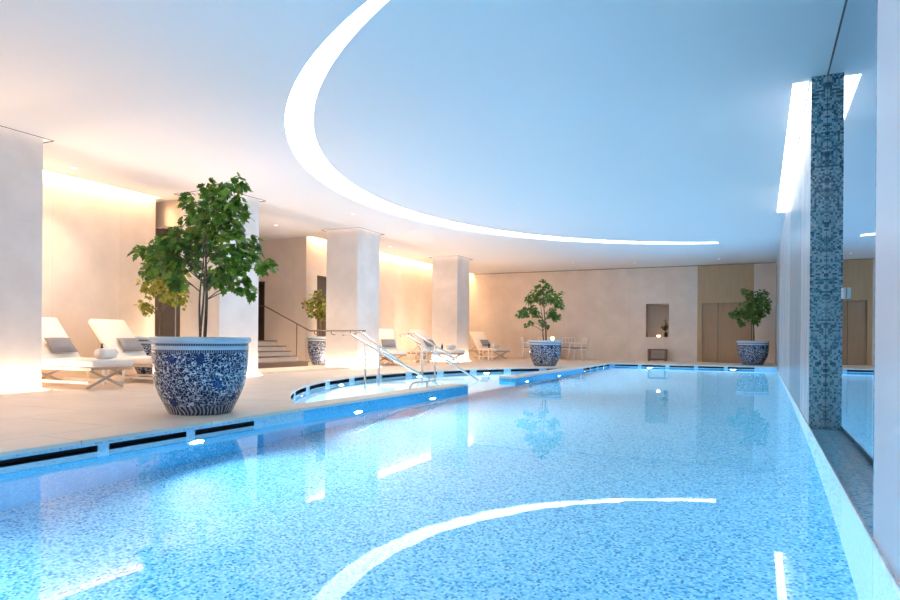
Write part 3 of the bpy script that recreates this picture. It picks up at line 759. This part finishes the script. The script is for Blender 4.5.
bottle(lpos(0, 1.62, 0.12, 0.445), 'small dark bottle behind the rolled towel on the nearest lounger', 0.24)
bottle(lpos(3, 1.5, -0.16, 0.445), 'small dark bottle beside the towel on the lounger behind the spa handrails')
bottle(lpos(4, 1.3, -0.16, 0.445), 'small dark bottle beside the towel on the lounger by the back wall')
# side tables
def side_table(x, y, label, first=[None]):
    if first[0] is None:
        t = thing('side_table', label, 'table', (x, y, 0), 0, 'white side tables')
        b = MB(); b.box((-0.22, -0.22, 0.39), (0.22, 0.22, 0.42)); b.build('table_top', M['white_metal'], t, bevel=0.006)
        for i in (-1, 1):
            for j in (-1, 1):
                l = MB(); l.box((i*0.19-0.015, j*0.19-0.015, 0), (i*0.19+0.015, j*0.19+0.015, 0.389)); l.build('leg', M['white_metal'], t)
        first[0] = t; return t
    return dup(first[0], label, (x, y, 0))
side_table(-9.95, 7.34, 'white side table between the two nearest loungers')
side_table(-10.0, 18.5, 'white side table between the two loungers beyond the stairs')
side_table(-9.6, 23.2, 'white side table beside the lounger by the back wall')
t = thing('cup', 'white cup on the side table between the nearest loungers', 'cup', (-10.02, 7.28, 0.42))
b = MB(); b.lathe([(0.001, 0.004), (0.04, 0.0), (0.06, 0.09), (0.055, 0.09), (0.036, 0.012), (0.001, 0.012)], 20); b.build('body', M['ceramic'], t, True)
b = MB(); b.tube([(0.05, 0, 0.075), (0.085, 0, 0.07), (0.085, 0, 0.035), (0.045, 0, 0.02)], 0.006, 6); b.build('handle', M['ceramic'], t, True)
bottle((-9.93, 7.42, 0.42), 'small dark bottle beside the cup on the side table', 0.17)

# ------------------------------------------------------------------ dining set by the back wall
def make_chair():
    t = thing('garden_armchair', '', 'chair', (0, 0, 0))    # faces +x
    w = 0.27; m = M['white_metal']
    for sx in (-1, 1):
        for sy in (-1, 1):
            l = MB(); l.tube([(sx*0.23, sy*w, 0.44), (sx*0.31, sy*(w+0.01), 0.0)], 0.024, 8); l.build('leg', m, t, True)
    s = MB(); s.tube([(-0.25, -w, 0.44), (0.25, -w, 0.44), (0.25, w, 0.44), (-0.25, w, 0.44), (-0.25, -w, 0.44)], 0.022, 8); s.build('seat_frame', m, t, True)
    s = MB(); s.box((-0.24, -w+0.015, 0.445), (0.25, w-0.015, 0.505)); s.build('seat_pad', M['grey_fabric'], t, True, 0.02, 3)
    bk = MB()
    bk.tube([(-0.24, -w, 0.44), (-0.33, -w, 0.88), (-0.33, w, 0.88), (-0.24, w, 0.44)], 0.022, 8)
    bk.tube([(-0.29, -w, 0.68), (-0.29, w, 0.68)], 0.018, 8)
    for y in (-0.13, 0.0, 0.13): bk.tube([(-0.29, y, 0.68), (-0.33, y, 0.88)], 0.015, 6)
    bk.build('backrest', m, t, True)
    for sy in (-1, 1):
        a = MB(); a.tube([(-0.285, sy*w, 0.66), (0.18, sy*(w+0.02), 0.67), (0.24, sy*w, 0.44)], 0.022, 8); a.build('armrest', m, t, True)
    return t
ch = make_chair()
for k, (x, y, rz, lb) in enumerate([(-6.42, 24.9, math.radians(172), 'white metal armchair with grey seat pad right of the middle potted tree'),
                        (-8.35, 24.9, math.radians(8), 'white metal armchair left of the middle potted tree'),
                        (-7.15, 25.72, math.radians(-100), 'white armchair behind the dining table, right of the middle tree trunk'),
                        (-8.0, 25.72, math.radians(-72), 'white armchair behind the dining table, left of the middle tree trunk')]):
    c = ch if k == 0 else copy_tree(ch)
    c.location = (x, y, 0); c.rotation_euler = (0, 0, rz); c['label'] = lb; c['group'] = 'white garden armchairs'
t = thing('dining_table', 'round white table mostly hidden by the middle planter', 'table', (-7.5, 24.95, 0))
b = MB(); b.lathe([(0.001, 0.735), (0.44, 0.735), (0.45, 0.75), (0.44, 0.765), (0.001, 0.765)], 40); b.build('table_top', M['white_metal'], t)
b = MB(); b.lathe([(0.001, 0.0), (0.25, 0.0), (0.25, 0.02), (0.04, 0.05), (0.035, 0.735)], 24); b.build('pedestal', M['white_metal'], t, True)
t = thing('table_lamp', 'small glowing candle lamp on the round white table', 'lamp', (-7.45, 24.9, 0.766))
b = MB(); b.lathe([(0.001, 0), (0.05, 0), (0.05, 0.02), (0.001, 0.02)], 20); b.build('base', M['ceramic'], t)
b = MB(); b.lathe([(0.001, 0.021), (0.055, 0.021), (0.07, 0.08), (0.055, 0.14), (0.001, 0.14)], 20); b.build('lamp_shade', M['candle'], t, True)

# ------------------------------------------------------------------ niche contents and stool
t = thing('candle_bowl', 'glowing candle bowl in the wall niche', 'lamp', (-3.62, YB+0.16, NZ0+0.001))
b = MB(); b.lathe([(0.001, 0.004), (0.05, 0.004), (0.075, 0.05), (0.075, 0.075), (0.001, 0.06)], 24); b.build('bowl', M['candle'], t, True)
b = MB(); b.lathe([(0.001, -0.0005), (0.05, -0.0005), (0.05, 0.004), (0.001, 0.004)], 24); b.build('base', M['bronze'], t)

t = thing('stool', 'dark wooden stool under the wall niche', 'stool', (-3.6, 26.03, 0))
b = MB(); b.box((-0.35, -0.17, 0.42), (0.35, 0.17, 0.47)); b.build('seat', M['stool_wood'], t, bevel=0.005)
for sx in (-1, 1):
    b = MB(); b.box((sx*0.31-0.035, -0.16, 0), (sx*0.31+0.035, 0.16, 0.419)); b.build('side_panel', M['stool_wood'], t, bevel=0.004)
b = MB(); b.box((-0.27, -0.02, 0.05), (0.27, 0.02, 0.10)); b.build('stretcher', M['stool_wood'], t)

# ------------------------------------------------------------------ potted trees
def leaf_at(b, pos, direction, nrm, size, fold=0.18):
    d = direction.normalized(); sd = d.cross(nrm)
    if sd.length < 1e-3: sd = d.cross(Vector((1, 0, 0)))
    sd.normalize(); up = sd.cross(d)
    half = [(0.10, 0.02), (0.34, 0.10), (0.50, 0.32), (0.30, 0.40), (0.38, 0.66), (0.16, 0.66)]
    mid = [0.0, 0.30, 0.68, 1.0]
    i = len(b.v)
    for y in mid: b.v.append(pos+d*(y*size)+up*(-0.10*y*y*size))
    for s in (1, -1):
        j = len(b.v)
        for x, y in half: b.v.append(pos+d*(y*size)+sd*(s*x*size)+up*(fold*x*size-0.10*y*y*size-0.25*x*x*size))
        q1 = [i, j, j+1, j+2, j+3, i+1]; q2 = [i+1, j+3, j+4, j+5, i+2]; q3 = [i+2, j+5, i+3]
        for q in (q1, q2, q3):
            b.f.append(q if s > 0 else q[::-1]); b.m.append(0)

def potted_tree(label, loc, rr, hh, clusters, leaf, leafmat, density, stems=3, seed=1, trunk_r=0.035):
    rnd = random.Random(seed)
    t = thing('potted_tree', label, 'potted tree', loc, 0, 'trees in blue and white pots')
    L0 = Vector(loc)
    def P(l): return [(r*rr, z*hh) for r, z in l]
    b = MB(); b.lathe(P([(0.705, 0.115), (0.755, 0.18), (0.82, 0.27), (0.875, 0.37), (0.915, 0.48), (0.938, 0.59), (0.945, 0.70), (0.945, 0.78), (0.94, 0.80)]), 64)
    pot = b.build('pot', M['porcelain'], t, True)
    b = MB(); b.lathe(P([(0.001, 0.0), (0.61, 0.0), (0.63, 0.02), (0.665, 0.06), (0.706, 0.117)]), 64); b.build('foot_band', M['footband'], pot, True)
    b = MB(); b.lathe(P([(0.941, 0.80), (0.948, 0.805), (0.948, 0.83), (0.941, 0.835)]), 64); b.build('dotted_band', M['dotband'], pot, True)
    b = MB(); b.lathe(P([(0.941, 0.835), (0.95, 0.85), (0.95, 0.875), (0.94, 0.885)]), 64); b.build('plain_band', M['rim'], pot, True)
    b = MB(); b.lathe(P([(0.94, 0.885), (0.945, 0.89), (0.945, 0.91), (0.945, 0.915)]), 64); b.build('dotted_band', M['dotband'], pot, True)
    b = MB(); b.lathe(P([(0.945, 0.915), (0.99, 0.935), (1.0, 0.955), (0.995, 0.985), (0.965, 1.0), (0.90, 1.0), (0.88, 0.98), (0.87, 0.90)]), 64); b.build('rim', M['rim'], pot, True)
    b = MB(); b.lathe([(0.001, hh*0.945), (rr*0.4, hh*0.94), (rr*0.873, hh*0.925)], 40); b.build('soil', M['soil'], t, True)
    # clusters: world centre, radius
    cl = [(Vector(c)-L0, r) for c, r in clusters]
    z0 = hh*0.93
    cz = sorted(c.z for c, r in cl); ztop = cz[-1]
    axis = sum((c for c, r in cl), Vector())/len(cl)
    tr = MB(); nodes = []
    mains = []
    for s in range(stems):
        a = 2*PI*s/stems+rnd.random()
        base = Vector((0.03*math.cos(a), 0.03*math.sin(a), z0-0.06))
        top = Vector((axis.x*0.7+0.16*rr*math.cos(a)*(s > 0), axis.y*0.7+0.16*rr*math.sin(a)*(s > 0), z0+(ztop-z0)*(0.9 if s == 0 else 0.62)))
        pts = []; nn = 9
        for k in range(nn+1):
            q = k/nn
            p = base.lerp(top, q)+Vector((math.cos(a+3*q), math.sin(a+3*q), 0))*0.05*rr*math.sin(PI*q)
            pts.append(p); nodes.append((p, q))
        tr.tube(pts, [trunk_r*(1-0.72*k/nn)*(1.0 if s == 0 else 0.75) for k in range(nn+1)], 8)
    for c, r in cl:
        best = min((p for p in nodes if p[0].z < c.z-0.02 and p[1] > 0.3), key=lambda p: (p[0]-c).length+0.4*max(0, p[0].z-c.z+0.25), default=nodes[5])
        p = best[0]; mid = p.lerp(c, 0.5)+Vector((0, 0, 0.10*(c-p).length))
        tr.tube([p, p.lerp(mid, 0.5)+Vector((0, 0, 0.01)), mid, mid.lerp(c, 0.6), c], [trunk_r*0.34, trunk_r*0.28, trunk_r*0.22, trunk_r*0.16, trunk_r*0.10], 6)
    tr.build('trunk', M['bark'], t, True)
    lf = MB()
    for c, r in cl:
        n = max(4, int(density*(r/leaf)**2))
        for k in range(n):
            d = Vector((rnd.gauss(0, 1), rnd.gauss(0, 1), rnd.gauss(0, 1))).normalized()
            p = c+d*r*(rnd.random()**0.5)
            out = (p-axis); out.z *= 0.4
            dr = (out.normalized()*0.8+d*0.6+Vector((0, 0, -0.75))+Vector((rnd.gauss(0, .35), rnd.gauss(0, .35), rnd.gauss(0, .3))))
            nr = Vector((d.x*0.6, d.y*0.6, 0.8))+Vector((rnd.gauss(0, .45), rnd.gauss(0, .45), rnd.gauss(0, .3)))
            leaf_at(lf, p, dr, nr, leaf*rnd.uniform(0.65, 1.2))
    lf.build('foliage', leafmat, t)
    return t

def px_clusters(lst, Y, seed, spread=0.8):
    rnd = random.Random(seed); out = []
    for u, v, r in lst:
        p0 = at_y(u, v, Y); dist = -_s*p0.x+_c*p0.y; rm = r/F*dist
        y2 = Y+rnd.uniform(-1, 1)*spread
        out.append((at_y(u, v, y2), rm*1.0))
    return out
T1 = [(237,183,9),(226,186,8),(212,196,14),(190,201,10),(203,207,14),(222,205,14),(236,200,10),(240,218,10),(230,226,13),(212,224,14),(195,222,14),
      (180,240,14),(195,243,14),(168,247,12),(150,250,9),(140,252,7),(158,262,12),(148,270,9),(175,262,13),(190,262,12),(215,247,13),(232,245,15),(248,243,11),(250,256,12),
      (238,262,12),(262,264,8),(271,265,6),(222,268,12),(212,278,11),(228,280,10),(241,284,9),(249,291,6),(176,280,10),(160,246,8),(222,215,10),(205,235,12)]
potted_tree('largest potted tree, standing at the near pool edge', (-5.36, 5.06, 0), 0.51, 0.80, px_clusters(T1, 5.06, 3, 0.34), 0.092, M['leaf'], 27, 3, 11, 0.019)
T2 = [(544,284,4),(541,290,6),(548,290,5),(534,296,6),(529,300,4),(543,298,8),(551,298,6),(557,302,6),(557,294,3),(561,293,2),(526,312,6),(533,309,5),(521,314,4),(536,314,4),
      (551,313,6),(556,317,4),(561,307,3),(530,322,3),(527,325,2),(543,323,4),(547,326,2)]
potted_tree('middle potted tree, in front of the dining chairs', (-5.9, 18.95, 0), 0.52, 0.775, px_clusters(T2, 18.95, 5, 0.35), 0.10, M['leaf_dark'], 22, 2, 12, 0.028)
T3 = [(744,290,3),(749,293,4),(753,297,6),(763,294,5),(766,303,5),(768,310,3),(758,304,8),(748,306,7),(740,313,6),(733,314,4),(750,314,7),(760,313,6),(741,322,4),(755,321,4)]
potted_tree('potted tree in front of the wooden door at the far end', (-0.25, 24.2, 0), 0.52, 0.81, px_clusters(T3, 24.2, 6, 0.3), 0.10, M['leaf_dark'], 22, 2, 13, 0.028)
T4 = [(310,304,7),(316,299,6),(323,302,7),(314,311,7),(322,314,7),(318,294,4),(327,308,6)]
potted_tree('potted shrub between the stairs and a white column', (-11.06, 14.78, 0.051), 0.42, 0.79, px_clusters(T4, 14.8, 7, 0.15), 0.09, M['leaf_yellow'], 16, 2, 14, 0.02)
T5 = [(146,283,8),(152,290,9),(160,282,10),(168,278,12),(176,290,11),(166,294,10),(148,308,8),(143,304,6),(180,300,9),(172,268,10),(182,272,8)]
potted_tree('potted bush behind the largest potted tree', (-10.52, 8.85, 0), 0.50, 0.80, px_clusters(T5, 8.85, 8, 0.15), 0.09, M['leaf_yellow'], 16, 2, 15, 0.025)
# sprig of leaves in the niche
t = thing('vase_of_branches', 'vase of dark green branches in the wall niche', 'vase', (-3.37, YB+0.3, NZ0+0.001))
b = MB(); b.lathe([(0.001, 0), (0.05, 0), (0.07, 0.10), (0.04, 0.2), (0.035, 0.2), (0.03, 0.02)], 20); b.build('vase', M['black'], t, True)
rn = random.Random(4); b = MB(); lf = MB()
for k in range(9):
    a = rn.random()*2*PI; e = Vector((0.12*math.cos(a)-0.06, 0.10*math.sin(a), 0.36+0.3*rn.random()))
    b.tube([(0, 0, 0.05), (0, 0, 0.22), e], 0.006, 5)
    for q in range(9):
        leaf_at(lf, Vector((0, 0, 0.24)).lerp(e, 0.3+0.7*rn.random()), Vector((rn.gauss(0, 1), rn.gauss(0, 1), rn.gauss(0, .6))), Vector((rn.gauss(0, .5), rn.gauss(0, .5), 1)), 0.08)
b.build('branch', M['bark'], t); lf.build('foliage', M['leaf_dark'], t)

# ------------------------------------------------------------------ world, camera, view
wd = bpy.data.worlds.new('room_air'); sc.world = wd; wd.use_nodes = True
wd.node_tree.nodes['Background'].inputs[0].default_value = (0.02, 0.02, 0.02, 1)
cd = bpy.data.cameras.new('camera'); cam = bpy.data.objects.new('camera', cd); COL.objects.link(cam)
cd.sensor_width = 36; cd.lens = F/900*36; cd.shift_y = (CY-300)/900; cd.clip_start = 0.05
cam.matrix_world = Matrix.Translation((0, 0, EYE)) @ Matrix.Rotation(YAW, 4, 'Z') @ Matrix.Rotation(PI/2, 4, 'X') @ Matrix.Rotation(ROLL, 4, 'Z')
sc.camera = cam
sc.view_settings.view_transform = 'Standard'; sc.view_settings.look = 'None'; sc.view_settings.gamma = 1; sc.view_settings.use_curve_mapping = False
sc.view_settings.exposure = 0.2
cy = sc.cycles
cy.max_bounces = 14; cy.diffuse_bounces = 6; cy.glossy_bounces = 6; cy.transmission_bounces = 10; cy.caustics_refractive = True; cy.caustics_reflective = False
cy.sample_clamp_indirect = 6.0; cy.use_denoising = True
